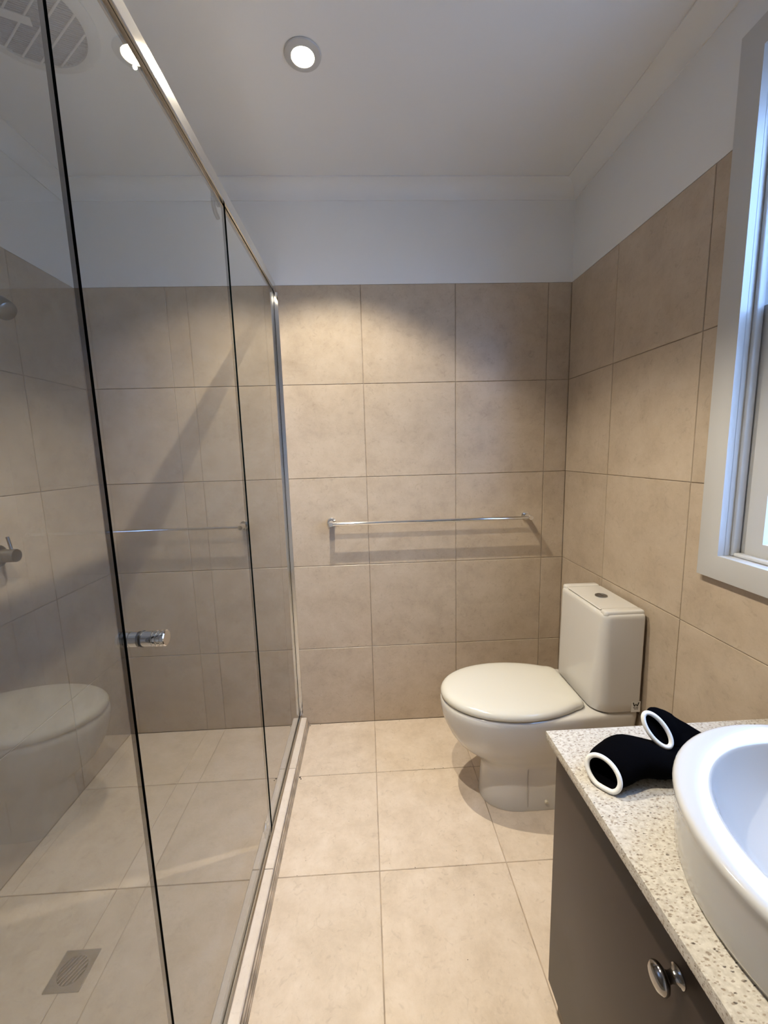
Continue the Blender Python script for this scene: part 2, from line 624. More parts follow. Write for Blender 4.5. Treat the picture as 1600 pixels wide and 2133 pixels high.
bm = bmesh.new()
oc = [(WY1 + AW, WZ0 - AW), (WY0 - AW, WZ0 - AW), (WY0 - AW, WZ1 + AW), (WY1 + AW, WZ1 + AW)]
ic = [(WY1, WZ0), (WY0, WZ0), (WY0, WZ1), (WY1, WZ1)]
rows = []
for pts, ins, x in ((ic, 0.0, XR - 0.0003), (oc, 0.0, XR - 0.0003), (oc, 0.0, AX0 + 0.004), (oc, 0.0012, AX0 + 0.0012), (oc, 0.004, AX0), (ic, 0.0, AX0)):
    cy_, cz_ = (WY0 + WY1) / 2, (WZ0 + WZ1) / 2
    rows.append([bm.verts.new((x, y - math.copysign(ins, y - cy_), z - math.copysign(ins, z - cz_))) for y, z in pts])
for A, B in zip(rows, rows[1:] + rows[:1]):
    for i in range(4):
        j = (i + 1) % 4
        bm.faces.new((A[i], A[j], B[j], B[i]))
wpart('architrave', bm, M_TRIM)

# jamb lining, stop beads and pulley track, all round
def ring_box(bm, y0, y1, z0, z1, x0, x1, t):
    box(bm, (x0, y1 - t, z0), (x1, y1, z1))
    box(bm, (x0, y0, z0), (x1, y0 + t, z1))
    box(bm, (x0, y0 + t, z0), (x1, y1 - t, z0 + t))
    box(bm, (x0, y0 + t, z1 - t), (x1, y1 - t, z1))

bm = bmesh.new()
ring_box(bm, WY0 - 0.012, WY1 + 0.012, WZ0 - 0.012, WZ1 + 0.012, XR - 0.001, XR + WT + 0.01, 0.012)
wpart('jamb_lining', bm, M_TRIM)
bm = bmesh.new()
ring_box(bm, WY0, WY1, WZ0, WZ1, 0.9135, 0.9335, 0.010)
bevel(bm, 0.004, 3)
wpart('stop_bead', bm, M_TRIM)
bm = bmesh.new()
ring_box(bm, WY0, WY1, WZ0, WZ1, 0.9735, 0.9815, 0.010)
wpart('parting_bead', bm, M_TRIM)


def sash(name, x0, x1, z0, z1, brail, trail):
    sy0, sy1 = WY0 + 0.0025, WY1 - 0.0025
    st = 0.058
    bm = bmesh.new()
    box(bm, (x0, sy1 - st, z0), (x1, sy1, z1))
    box(bm, (x0, sy0, z0), (x1, sy0 + st, z1))
    box(bm, (x0, sy0 + st, z0), (x1, sy1 - st, z0 + brail))
    box(bm, (x0, sy0 + st, z1 - trail), (x1, sy1 - st, z1))
    o = at(win, finish(name, bm, M_TRIM, win, 35))
    bm = bmesh.new()
    xm = (x0 + x1) / 2
    box(bm, (xm - 0.002, sy0 + st, z0 + brail), (xm + 0.002, sy1 - st, z1 - trail))
    g = finish('pane', bm, M_WGLASS, o)
    g.matrix_parent_inverse = Matrix.Identity(4)
    return o


sash('lower_sash', 0.9375, 0.9715, WZ0 + 0.001, 1.605, 0.040, 0.040)
sash('upper_sash', 0.9835, 1.0175, 1.565, WZ1 - 0.001, 0.040, 0.050)

# paving outside that throws daylight up
bm = bmesh.new()
box(bm, (XR + WT + 0.02, -60, -0.65), (90.0, 60, -0.55))
structure(finish('trim_4', bm, M_GROUND))

# ------------------------------------------------------------------ shower kerb
HX0, HX1, HZ = -0.391, -0.325, 0.040
bm = bmesh.new()
box(bm, (HX0 + 0.002, YN, -0.001), (HX1 - 0.002, -0.001, HZ - 0.0022))
hob = structure(finish('trim_5', bm, M_GROUT))
hv = [YN, -2.33, -1.93, -1.53, -1.129, -0.729, -0.3243, -0.002]
lay_field(hob, Vector((0, 0, HZ)), X, Y, [HX0, HX1], hv, M_HOBTILE)
for (a, b) in zip(hv, hv[1:]):
    lay_tile(hob, Vector((HX1, 0, 0)), Y, Z, a, b, 0.001, HZ - 0.001, M_HOBTILE)
    lay_tile(hob, Vector((HX0, 0, 0)), -Y, Z, -b, -a, 0.001, HZ - 0.001, M_HOBTILE)
# aluminium tile edging at the foot of the kerb
bm = bmesh.new()
prism_y(bm, [(HX1 + 0.0008, 0.0005), (HX1 + 0.0105, 0.0005), (HX1 + 0.0105, 0.006), (HX1 + 0.008, 0.008), (HX1 + 0.008, 0.014),
             (HX1 + 0.005, 0.016), (HX1 + 0.005, 0.024), (HX1 + 0.0008, 0.026)], YN, -0.004)
structure(finish('trim_6', bm, plain('weathered_edge_strip', (0.36, 0.29, 0.22), 0.5, var=0.35, vscale=25)))

# ------------------------------------------------------------------ shower screen
GX0, GX1 = -0.363, -0.357
scr = thing('shower_screen', 'clear glass shower screen with chrome rails and knobbed door', 'shower screen', (-0.36, -0.6, HZ))

def spart(name, bm, mat, sm=None):
    return at(scr, finish(name, bm, mat, scr, sm))

def pane(name, y0, y1, z0, z1):
    bm = bmesh.new()
    fs = box(bm, (GX0, y0, z0), (GX1, y1, z1))
    bmesh.ops.recalc_face_normals(bm, faces=bm.faces[:])
    for f in bm.faces:
        f.material_index = 0 if abs(f.normal.x) > 0.9 else 1
    return spart(name, bm, [M_GLASS, M_GLASS_EDGE])

RZ0, RZ1 = 1.9575, 1.990
bm = bmesh.new()
prism_y(bm, [(-0.3495, RZ1), (-0.3495, RZ0 + 0.003), (-0.3505, RZ0), (-0.3555, RZ0), (-0.3555, RZ0 + 0.014), (-0.3645, RZ0 + 0.014),
             (-0.3645, RZ0), (-0.3705, RZ0), (-0.3715, RZ0 + 0.003), (-0.3715, RZ1)], YN + 0.001, -0.0012)
spart('head_rail', bm, M_RAIL)
bm = bmesh.new()
prism_y(bm, [(-0.3715, HZ + 0.0006), (-0.3495, HZ + 0.0006), (-0.3495, HZ + 0.006), (-0.3530, HZ + 0.009), (-0.3530, HZ + 0.016),
             (-0.3560, HZ + 0.016), (-0.3560, HZ + 0.007), (-0.3640, HZ + 0.007), (-0.3640, HZ + 0.016), (-0.3670, HZ + 0.016),
             (-0.3670, HZ + 0.009), (-0.3715, HZ + 0.006)], YN + 0.001, -0.0012)
spart('bottom_track', bm, M_ALU)
bm = bmesh.new()
for (a, b, d) in ((-0.3712, -0.3642, 0.016), (-0.3558, -0.3492, 0.016), (-0.3642, -0.3558, 0.003)):
    box(bm, (a, -d - 0.0012, HZ + 0.017), (b, -0.0012, RZ0 - 0.0008))
box(bm, (-0.3492, -0.006, HZ + 0.017), (-0.3425, -0.0012, RZ0 - 0.0008))
spart('wall_channel', bm, M_CHROME)

pane('fixed_panel', -0.598, -0.0065, HZ + 0.010, RZ0 + 0.010)
pane('fixed_panel', YN + 0.004, -1.2565, HZ + 0.010, RZ0 + 0.010)
door = pane('door_panel', -1.2500, -0.6130, HZ + 0.018, RZ0 - 0.006)
# knob that goes through the pane
bm = bmesh.new()
kp = (0, -1.2085, 1.0145)
lathe(bm, [(0, -0.0255), (0.0105, -0.0255), (0.0118, -0.0245), (0.0118, -0.0125), (0.0108, -0.012), (0.0108, -0.0105), (0.0118, -0.010), (0.0118, 0.0)],
      (GX0, kp[1], kp[2]), (1, 0, 0), 36)
prof = [(0.0, 0.0), (0.0120, 0.0), (0.0120, 0.0150)]
for s in (0.0150, 0.0215, 0.0280):
    prof += [(0.0106, s + 0.0004), (0.0106, s + 0.0018), (0.0124, s + 0.0024), (0.0124, s + 0.0062)]
prof += [(0.0112, 0.0352), (0.0, 0.0352)]
lathe(bm, prof, (GX1 + 0.0015, kp[1], kp[2]), (1, 0, 0), 36)
k = finish('knob', bm, M_CHROME, door, 35)
k['label'] = 'ribbed chrome door knob'
bm = bmesh.new()
lathe(bm, [(0.0, 0.0), (0.0128, 0.0), (0.0128, 0.0015), (0.0, 0.0015)], (GX1, kp[1], kp[2]), (1, 0, 0), 36)
finish('washer', bm, M_RUBBER, door, 35)
# pivot fittings at the hinge side of the door
def pivot(top):
    bm = bmesh.new()
    y = -0.632
    if top:
        box(bm, (-0.3705, y - 0.035, RZ0 - 0.012), (-0.3635, y + 0.012, RZ0 - 0.001))
        tube(bm, [(-0.3672, y - 0.030, RZ0 - 0.012), (-0.3685, y - 0.026, RZ0 - 0.028), (-0.3690, y - 0.014, RZ0 - 0.038), (-0.3680, y + 0.002, RZ0 - 0.044)], 0.0056, 10)
    else:
        box(bm, (-0.3705, y - 0.012, HZ + 0.017), (-0.3635, y + 0.020, HZ + 0.034))
        tube(bm, [(-0.3672, y - 0.006, HZ + 0.033), (-0.3685, y - 0.012, HZ + 0.046), (-0.3690, y - 0.002, HZ + 0.056), (-0.3680, y + 0.010, HZ + 0.058)], 0.0056, 10)
    return spart('pivot_hinge', bm, M_DARKCHROME, 35)
pivot(True); pivot(False)

# ------------------------------------------------------------------ shower fittings on the left wall
mx = thing('shower_mixer', 'satin chrome shower mixer with pin lever on left tiled wall', 'tap', (XL, -0.53, 1.004))
bm = bmesh.new()
lathe(bm, [(0, 0.0004), (0.034, 0.0004), (0.034, 0.006), (0.031, 0.009), (0, 0.009)], (XL, -0.53, 1.004), (1, 0, 0), 40)
at(mx, finish('back_plate', bm, M_STEEL, mx, 35))
bm = bmesh.new()
lathe(bm, [(0, 0.0095), (0.0205, 0.0095), (0.0205, 0.058), (0.0195, 0.060), (0, 0.060)], (XL, -0.53, 1.004), (1, 0, 0), 40)
at(mx, finish('body', bm, M_STEEL, mx, 35))
bm = bmesh.new()
rod(bm, (XL + 0.046, -0.53, 1.0249), (XL + 0.040, -0.53, 1.064), 0.0045, 16)
at(mx, finish('lever', bm, M_STEEL, mx, 35))

rs = thing('shower_rose', 'chrome dome shower rose on a wall arm above the mixer', 'shower head', (XL, -0.545, 1.80))
bm = bmesh.new()
lathe(bm, [(0, 0.0004), (0.028, 0.0004), (0.028, 0.005), (0.02, 0.009), (0, 0.009)], (XL, -0.545, 1.80), (1, 0, 0), 32)
at(rs, finish('flange', bm, M_CHROME, rs, 35))
bm = bmesh.new()
tube(bm, [(XL + 0.0092, -0.545, 1.80), (XL + 0.05, -0.545, 1.802), (XL + 0.08, -0.545, 1.795), (XL + 0.098, -0.545, 1.778), (XL + 0.112, -0.545, 1.755)], 0.009, 14)
at(rs, finish('arm', bm, M_CHROME, rs, 40))
bm = bmesh.new()
ax = Vector((0.80, -0.08, -0.58))
lathe(bm, [(0, 0.0), (0.011, 0.0), (0.012, 0.008), (0.020, 0.014), (0.0265, 0.022), (0.0290, 0.032), (0.0290, 0.052), (0.0270, 0.060), (0.022, 0.064), (0.0, 0.067)],
      (XL + 0.110, -0.545, 1.751), ax, 40)
at(rs, finish('rose_head', bm, M_STEEL, rs, 35))

# ------------------------------------------------------------------ shower floor drain
dr = thing('floor_drain', 'square satin steel floor drain with slotted round grate in shower floor', 'drain', (-0.793, -0.925, 0))
dcx, dcy, dh = -0.793, -0.925, 0.044
bm = bmesh.new()
n = 48
def sq(i):
    a = 2 * PI * i / n + PI / 4
    c, s = math.cos(a), math.sin(a)
    m = max(abs(c), abs(s))
    return c / m * dh, s / m * dh
Ro = [(dcx + sq(i)[0], dcy + sq(i)[1]) for i in range(n)]
Ri = [(dcx + 0.033 * math.cos(2 * PI * i / n + PI / 4), dcy + 0.033 * math.sin(2 * PI * i / n + PI / 4)) for i in range(n)]
loft(bm, [[Vector((x, y, z)) for x, y in P_] for P_, z in ((Ro, 0.0006), (Ro, 0.0036), (Ri, 0.0040), (Ri, 0.0012))], False, False)
at(dr, finish('frame', bm, M_STEEL, dr, 30))
bm = bmesh.new()
lathe(bm, [(0, 0.0007), (0.0335, 0.0007)], (dcx, dcy, 0), (0, 0, 1), 40)
at(dr, finish('sump', bm, M_DARK, dr))
th = math.radians(63)
du, dv = Vector((math.cos(th), math.sin(th), 0)), Vector((-math.sin(th), math.cos(th), 0))
for k in range(-3, 4):
    off = k * 0.0088
    hl = math.sqrt(max(0.0, 0.0325 ** 2 - (abs(off) + 0.002) ** 2))
    if hl < 0.006:
        continue
    bm = bmesh.new()
    c = Vector((dcx, dcy, 0.0030)) + dv * off
    ring = lambda s: [c + du * s + dv * 0.0016 + Z * -0.0006, c + du * s + dv * 0.0016 + Z * 0.0010, c + du * s + dv * -0.0016 + Z * 0.0010, c + du * s + dv * -0.0016 + Z * -0.0006]
    loft(bm, [ring(-hl), ring(hl)])
    at(dr, finish('grate_bar', bm, M_STEEL, dr))

# ------------------------------------------------------------------ exhaust fan in the ceiling
fx, fy = -0.790, -0.645
fan = thing('exhaust_fan', 'round white ceiling exhaust fan with slatted grille above shower', 'fan', (fx, fy, ZC))
bm = bmesh.new()
lathe(bm, [(0.129, 0.0005), (0.157, 0.0005), (0.157, 0.004), (0.150, 0.010), (0.136, 0.0135), (0.129, 0.0125), (0.129, 0.0005)], (fx, fy, ZC), (0, 0, -1), 72)
at(fan, finish('rim', bm, M_FANW, fan, 40))
bm = bmesh.new()
lathe(bm, [(0, 0.001), (0.1285, 0.001)], (fx, fy, ZC), (0, 0, -1), 64)
at(fan, finish('void', bm, M_FAND, fan))
sd = Vector((0.06, 0.0266, 0)).normalized()     # slats run this way
rd = Vector((-0.2033, 0.1477, 0)).normalized()  # ribs run this way
rp = Vector((-rd.y, rd.x, 0))
sp = Vector((-sd.y, sd.x, 0))
def strip(bm, c, d, p, hl, hw, z0, z1):
    ring = lambda s: [c + d * s + p * hw - Z * z0, c + d * s + p * hw - Z * z1, c + d * s - p * hw - Z * z1, c + d * s - p * hw - Z * z0]
    loft(bm, [ring(-hl), ring(hl)])
for k in range(-20, 21):
    off = k * 0.0062
    hl = math.sqrt(max(0, 0.128 ** 2 - off ** 2))
    if hl < 0.01:
        continue
    bm = bmesh.new()
    strip(bm, Vector((fx, fy, ZC)) + sp * off, sd, sp, hl, 0.0010, 0.0060, 0.0090)
    at(fan, finish('slat', bm, M_FANG, fan))
for k in range(-3, 4):
    off = k * 0.0345
    hl = math.sqrt(max(0, 0.128 ** 2 - off ** 2))
    if hl < 0.01:
        continue
    bm = bmesh.new()
    strip(bm, Vector((fx, fy, ZC)) + rp * off, rd, rp, hl, 0.0020, 0.0092, 0.0112)
    at(fan, finish('rib', bm, M_FANW, fan))
bm = bmesh.new()
strip(bm, Vector((fx - 0.022, fy - 0.008, ZC)), sd, sp, 0.040, 0.012, 0.0120, 0.0132)
at(fan, finish('name_plate', bm, M_FANW, fan))

# ------------------------------------------------------------------ downlights
def downlight(i, x, y, label):
    t = thing('downlight', label, 'ceiling light', (x, y, ZC), 'recessed ceiling downlights')
    bm = bmesh.new()
    lathe(bm, [(0.030, 0.0004), (0.048, 0.0004), (0.050, 0.002), (0.048, 0.005), (0.036, 0.0085), (0.031, 0.0075), (0.030, 0.0004)], (x, y, ZC), (0, 0, -1), 48)
    at(t, finish('bezel', bm, M_TRIM, t, 40))
    bm = bmesh.new()
    lathe(bm, [(0.0, 0.0075), (0.012, 0.0070), (0.022, 0.0055), (0.029, 0.0020), (0.0295, 0.0008)], (x, y, ZC), (0, 0, -1), 40)
    b = at(t, finish('bulb', bm, M_BULB, t, 60))
    ld = bpy.data.lights.new('lamp', 'SPOT')
    ld.energy = LAMP_POWER
    ld.color = LAMP_COLOR
    ld.spot_size = math.radians(112)
    ld.spot_blend = 0.32
    ld.shadow_soft_size = 0.005
    # reflector lamp: intensity falls off with the angle from the axis
    ld.use_nodes = True
    nt = ld.node_tree
    tc = nt.nodes.new('ShaderNodeTexCoord')
    sp_ = nt.nodes.new('ShaderNodeSeparateXYZ')
    nt.links.new(tc.outputs['Normal'], sp_.inputs[0])
    ab = nt.nodes.new('ShaderNodeMath'); ab.operation = 'ABSOLUTE'
    nt.links.new(sp_.outputs['Z'], ab.inputs[0])
    pw = nt.nodes.new('ShaderNodeMath'); pw.operation = 'POWER'; pw.inputs[1].default_value = 2.2
    nt.links.new(ab.outputs[0], pw.inputs[0])
    nt.links.new(pw.outputs[0], nt.nodes['Emission'].inputs['Strength'])
    lo = bpy.data.objects.new('lamp', ld)
    COL.objects.link(lo)
    lo.parent = t
    lo.location = (0, 0, -0.034)
    return t

downlight(0, *DOWNLIGHTS[0], 'round recessed downlight glowing in the ceiling near the back wall')
downlight(1, *DOWNLIGHTS[1], 'round recessed downlight in the ceiling overhead, beside the window end')

# ------------------------------------------------------------------ towel rail
tr = thing('towel_rail', 'chrome single towel rail on tiled back wall left of toilet', 'towel rail', (0.28, 0, 0.987))
BY, BZ = -0.060, 0.9865
TX0, TX1 = -0.163, 0.722
bm = bmesh.new()
rod(bm, (TX0 + 0.0005, BY, BZ), (TX1 - 0.0005, BY, BZ), 0.0075, 24)
at(tr, finish('bar', bm, M_CHROME, tr, 40))
for x in (TX0, TX1):
    bm = bmesh.new()
    lathe(bm, [(0, 0.0004), (0.0205, 0.0004), (0.0205, 0.006), (0.019, 0.008), (0.0115, 0.0085), (0.0110, 0.067), (0.0100, 0.0685), (0, 0.0685)], (x, 0, BZ), (0, -1, 0), 36)
    at(tr, finish('post', bm, M_CHROME, tr, 35))

# ------------------------------------------------------------------ toilet
TY = -0.452
toi = thing('toilet', 'white ceramic close-coupled toilet with closed lid beside back wall', 'toilet', (0.52, TY, 0))

def outline(xf, xm, hw, xb, hwb, rb=0.02, n=2.15, N=28, z=0.0, dy=0.0, convex=False):
    pts = []
    for i in range(N + 1):              # front arc from +hw round the nose to -hw
        t = PI / 2 - PI * i / N
        c, s = math.cos(t), math.sin(t)
        x = xm - (xm - xf) * abs(c) ** (2 / n)
        y = hw * math.copysign(abs(s) ** (2 / n), s)
        pts.append((x, y))
    K = 12
    side = []
    for i in range(1, K + 1):
        s = i / K
        x = xm + (xb - rb - xm) * s
        y = hwb + (hw - hwb) * ((1 - s * s) if convex else (0.5 + 0.5 * math.cos(PI * s)))
        side.append((x, y))
    corner = [(xb - rb + rb * math.sin(PI / 2 * k / 4), hwb - rb + rb * math.cos(PI / 2 * k / 4)) for k in range(1, 5)]
    tail = side + corner
    pts += [(x, -y) for x, y in tail]
    pts += [(x, y) for x, y in reversed(tail)]
    return [Vector((x, TY + dy + y, z)) for x, y in pts]

bm = bmesh.new()
lv = [(0.0006, .390, .52, .096, .880, .094), (0.010, .388, .52, .097, .880, .095), (0.05, .391, .52, .094, .880, .092), (0.13, .397, .52, .0925, .882, .090),
      (0.158, .395, .52, .0935, .884, .090), (0.178, .376, .52, .099, .886, .092), (0.202, .343, .515, .113, .888, .097), (0.232, .306, .51, .131, .889, .104),
      (0.270, .279, .505, .149, .890, .115), (0.315, .258, .50, .163, .891, .130), (0.350, .248, .50, .170, .892, .141), (0.380, .2445, .50, .173, .892, .146),
      (0.394, .246, .50, .1725, .892, .146), (0.4015, .252, .50, .168, .889, .142), (0.4040, .262, .50, .158, .880, .132)]
loft(bm, [outline(a, b, c, d, e, 0.02, 2.15, 28, z) for (z, a, b, c, d, e) in lv])
at(toi, finish('pan', bm, M_CERAMIC, toi, 50))
# join line and floor bolt cap on the pedestal
bm = bmesh.new()
box(bm, (0.5365, TY - 0.0965, 0.006), (0.5395, TY - 0.0900, 0.17))
at(toi, finish('seam', bm, plain('sealant_line', (0.45, 0.42, 0.38), 0.5), toi))
bm = bmesh.new()
lathe(bm, [(0, 0), (0.0075, 0), (0.0075, 0.004), (0.005, 0.008), (0, 0.0085)], (0.606, TY - 0.0935, 0.034), (0, -1, 0), 20)
o_ = at(toi, finish('bolt_cap', bm, plain('cream_cap', (0.62, 0.56, 0.44), 0.35), toi, 35))

def lid_ring(sc, z, xf=0.246, grow=0.0):
    # closed D outline, shrunk towards its middle
    pts = outline(xf, 0.500, 0.176, 0.722, 0.128, 0.034, 2.05, 28, z, 0.0, True)
    c = Vector((0.49, TY, z))
    out = []
    for p in pts:
        d = p - c
        l = d.length
        out.append(c + d * max(0.02, (l - sc) / l))
    return out

bm = bmesh.new()
loft(bm, [lid_ring(s, z) for s, z in ((0.016, .4046), (0.012, .4050), (0.011, .4060), (0.013, .4072), (0.018, .4076))])
at(toi, finish('seat', bm, M_SEAT, toi, 50))
bm = bmesh.new()
loft(bm, [lid_ring(s, z) for s, z in ((0.008, .4080), (0.002, .4086), (0.000, .4125), (0.000, .4200), (0.004, .4270), (0.009, .4310), (0.017, .4345),
                                      (0.034, .4375), (0.060, .4396), (0.10, .4408), (0.14, .4413))])
at(toi, finish('lid', bm, M_SEAT, toi, 50))

# cistern
def rrect(x0, x1, y0, y1, rf, rb, z, N=7):
    pts = []
    for (cx, cy, r, a0) in ((x0 + rf, y1 - rf, rf, 90), (x0 + rf, y0 + rf, rf, 180), (x1 - rb, y0 + rb, rb, 270), (x1 - rb, y1 - rb, rb, 0)):
        for k in range(N + 1):
            a = math.radians(a0 + 90 * k / N)
            pts.append(Vector((cx + r * math.cos(a), cy + r * math.sin(a), z)))
    return pts

CX0, CX1, CY0, CY1 = 0.748, 0.888, -0.606, -0.300
bm = bmesh.new()
loft(bm, [rrect(CX0 - 0.006, CX1 - 0.003, CY0 + 0.008, CY1 - 0.004, 0.055, 0.008, 0.4048), rrect(CX0 - 0.014, CX1, CY0 + 0.002, CY1 + 0.002, 0.055, 0.008, 0.412),
          rrect(CX0 - 0.013, CX1, CY0 + 0.001, CY1 + 0.002, 0.052, 0.008, 0.440), rrect(CX0 - 0.006, CX1, CY0, CY1 + 0.001, 0.040, 0.008, 0.60),
          rrect(CX0, CX1, CY0, CY1, 0.028, 0.008, 0.735), rrect(CX0 + 0.001, CX1, CY0 + 0.001, CY1 - 0.001, 0.027, 0.008, 0.744),
          rrect(CX0 + 0.004, CX1 - 0.001, CY0 + 0.004, CY1 - 0.004, 0.025, 0.008, 0.750), rrect(CX0 + 0.010, CX1 - 0.003, CY0 + 0.010, CY1 - 0.010, 0.022, 0.008, 0.7525)])
cis = at(toi, finish('cistern', bm, M_CERAMIC, toi, 50))
# raised end lips and the lid panel between them
LY0, LY1 = -0.566, -0.338
for (a, b) in ((CY0 + 0.006, LY0), (LY1, CY1 - 0.006)):
    bm = bmesh.new()
    loft(bm, [rrect(CX0 + 0.006, CX1 - 0.001, a, b, 0.012, 0.006, 0.7480), rrect(CX0 + 0.006, CX1 - 0.001, a, b, 0.012, 0.006, 0.7570),
              rrect(CX0 + 0.009, CX1 - 0.003, a + 0.003, b - 0.003, 0.010, 0.005, 0.7615), rrect(CX0 + 0.015, CX1 - 0.007, a + 0.008, b - 0.008, 0.005, 0.004, 0.7628)])
    o_ = finish('end_lip', bm, M_CERAMIC, cis, 50)
bm = bmesh.new()
ly0, ly1 = LY0 + 0.0024, LY1 - 0.0024
loft(bm, [rrect(CX0 + 0.020, CX1 + 0.001, ly0, ly1, 0.004, 0.004, 0.7526), rrect(CX0 + 0.015, CX1 + 0.001, ly0, ly1, 0.004, 0.004, 0.7548),
          rrect(CX0 + 0.009, CX1 + 0.001, ly0, ly1, 0.004, 0.004, 0.7570), rrect(CX0 + 0.011, CX1, ly0 + 0.001, ly1 - 0.001, 0.004, 0.004, 0.7585)])
finish('cistern_lid', bm, M_CERAMIC, cis, 40)
bm = bmesh.new()
lathe(bm, [(0.0, 0.0), (0.0205, 0.0), (0.0205, 0.0030), (0.0185, 0.0042), (0.0150, 0.0046), (0.0145, 0.0034), (0.0, 0.0036)], (0.829, -0.447, 0.7586), (0, 0, 1), 40)
box(bm, (0.828, -0.4612, 0.7620), (0.830, -0.4328, 0.7632))
finish('flush_button', bm, M_STEEL, cis, 30)['label'] = 'round chrome dual flush button'
# certification sticker with a W mark
LXc, LZc = 0.8715, 0.4285
yl = CY0 + 0.0002
bm = bmesh.new()
box(bm, (LXc - 0.0155, yl - 0.0006, LZc - 0.019), (LXc + 0.0155, yl - 0.0001, LZc + 0.019))
stk = finish('sticker', bm, M_LABEL, cis)
bm = bmesh.new()
def poly(pts):
    A = [bm.verts.new((LXc + x, yl - 0.0011, LZc + z)) for x, z in pts]
    B = [bm.verts.new((LXc + x, yl - 0.0007, LZc + z)) for x, z in pts]
    n_ = len(pts)
    bm.faces.new(A)
    for i in range(n_):
        bm.faces.new((A[i], A[(i + 1) % n_], B[(i + 1) % n_], B[i]))
k_ = 0.001
def P(*q): poly([(a * k_, b * k_) for a, b in q])
def stroke(p, q, w):
    (x0, z0), (x1, z1) = p, q
    P((x0 - w / 2, z0), (x0 + w / 2, z0), (x1 + w / 2, z1), (x1 - w / 2, z1))
stroke((-9.6, 15.2), (-4.6, 1.5), 3.8)
stroke((-4.6, 1.5), (-0.4, 9.6), 2.8)
stroke((0.2, 10.2), (4.4, 1.5), 2.8)
stroke((4.4, 1.5), (9.8, 15.8), 3.8)
for row, (z0, z1, xs) in enumerate(((-4.6, -1.6, (-8.5, -5.9, -3.3, 0.6, 3.2, 5.8)), (-9.6, -6.6, (-4.4, -1.8, 2.6, 5.2)))):
    for x in xs:
        P((x, z0), (x + 0.8, z0), (x + 0.8, z1), (x, z1))
        P((x + 0.8, z1 - 0.8), (x + 2.0, z1 - 0.8), (x + 2.0, z1), (x + 0.8, z1))
        P((x + 0.8, (z0 + z1) / 2 - 0.4), (x + 1.8, (z0 + z1) / 2 - 0.4), (x + 1.8, (z0 + z1) / 2 + 0.4), (x + 0.8, (z0 + z1) / 2 + 0.4))
mk = finish('sticker_print', bm, M_INK, cis)

# ------------------------------------------------------------------ vanity
VX = 0.372
VY0, VY1 = -2.010, -1.0805
van = thing('vanity_cabinet', 'dark brown laminate vanity cabinet with round chrome door knobs', 'cabinet', (VX, VY1, 0))
def vpart(name, lo, hi, mat, bv=0.0012):
    return at(van, box_obj(name, lo, hi, mat, van, bv))
vpart('carcass', (VX + 0.0185, VY0, 0.103), (XR - 0.002, VY1, 0.7005), M_CAB)
vpart('kickboard', (0.3985, VY0 + 0.002, 0.0006), (XR - 0.01, VY1 + 0.004, 0.1025), M_KICK)
ym = (VY0 + VY1) / 2
def vdoor(y0, y1, ky):
    d = vpart('door', (VX, y0, 0.103), (VX + 0.018, y1, 0.6985), M_CAB)
    bm = bmesh.new()
    lathe(bm, [(0, 0.0003), (0.0125, 0.0003), (0.0125, 0.0015), (0.0095, 0.0035), (0.0070, 0.0080), (0.0062, 0.0125), (0.0075, 0.0165), (0.0120, 0.0195),
               (0.0158, 0.0225), (0.0170, 0.0260), (0.0160, 0.0295), (0.0120, 0.0325), (0.0060, 0.0340), (0, 0.0343)], (VX, ky, 0.629), (-1, 0, 0), 40)
    kn = finish('knob', bm, M_DARKCHROME, d, 50)
    kn.matrix_parent_inverse = Matrix.Identity(4)
    kn['label'] = 'round dark chrome knob'
    return d
vdoor(ym + 0.0015, VY1, -1.419)
vdoor(VY0, ym - 0.0015, ym - 0.11)

BT = 0.720
bm = bmesh.new()
box(bm, (0.3485, VY0 - 0.01, 0.7012), (XR - 0.0008, -1.0794, BT))
bmesh.ops.recalc_face_normals(bm, faces=bm.faces[:])
bevel(bm, 0.0012, 2)
tag(finish('benchtop', bm, M_QUARTZ, None, 40), 'cream speckled stone benchtop lying on the brown vanity cabinet', 'benchtop')

# basin
BXC, BYC = 0.610, -1.456
bas = thing('basin', 'round white ceramic vessel basin standing on the speckled benchtop', 'basin', (BXC, BYC, BT))
bm = bmesh.new()
ro, ri = 0.230, 0.186
prof = [(0.0, 0.0008), (0.214, 0.0008), (0.2195, 0.004), (0.2225, 0.012), (0.2245, 0.040), (0.2262, 0.078), (0.2275, 0.090), (ro, 0.0965), (ro + 0.0005, 0.1005),
        (ro - 0.001, 0.1040), (ro - 0.004, 0.1062), (ro - 0.008, 0.1068), (ro - 0.022, 0.1055), (ri + 0.006, 0.1042), (ri + 0.0022, 0.1034), (ri, 0.1015),
        (ri - 0.0015, 0.0980), (ri - 0.006, 0.0850), (0.168, 0.060), (0.145, 0.036), (0.110, 0.021), (0.070, 0.0145), (0.032, 0.0125), (0.030, 0.0100), (0.0, 0.0100)]
lathe(bm, prof, (BXC, BYC, BT), (0, 0, 1), 96)
at(bas, finish('bowl', bm, M_BASIN, bas, 50))
bm = bmesh.new()
lathe(bm, [(0.0, 0.0102), (0.029, 0.0102), (0.029, 0.0130), (0.024, 0.0142), (0.0, 0.0155)], (BXC, BYC, BT), (0, 0, 1), 40)
at(bas, finish('waste_cap', bm, M_CHROME, bas, 40))

# ------------------------------------------------------------------ black garment on the benchtop
gar = thing('garment', 'crumpled black fabric garment with two white piped openings on benchtop', 'clothing', (0.45, -1.2, BT))

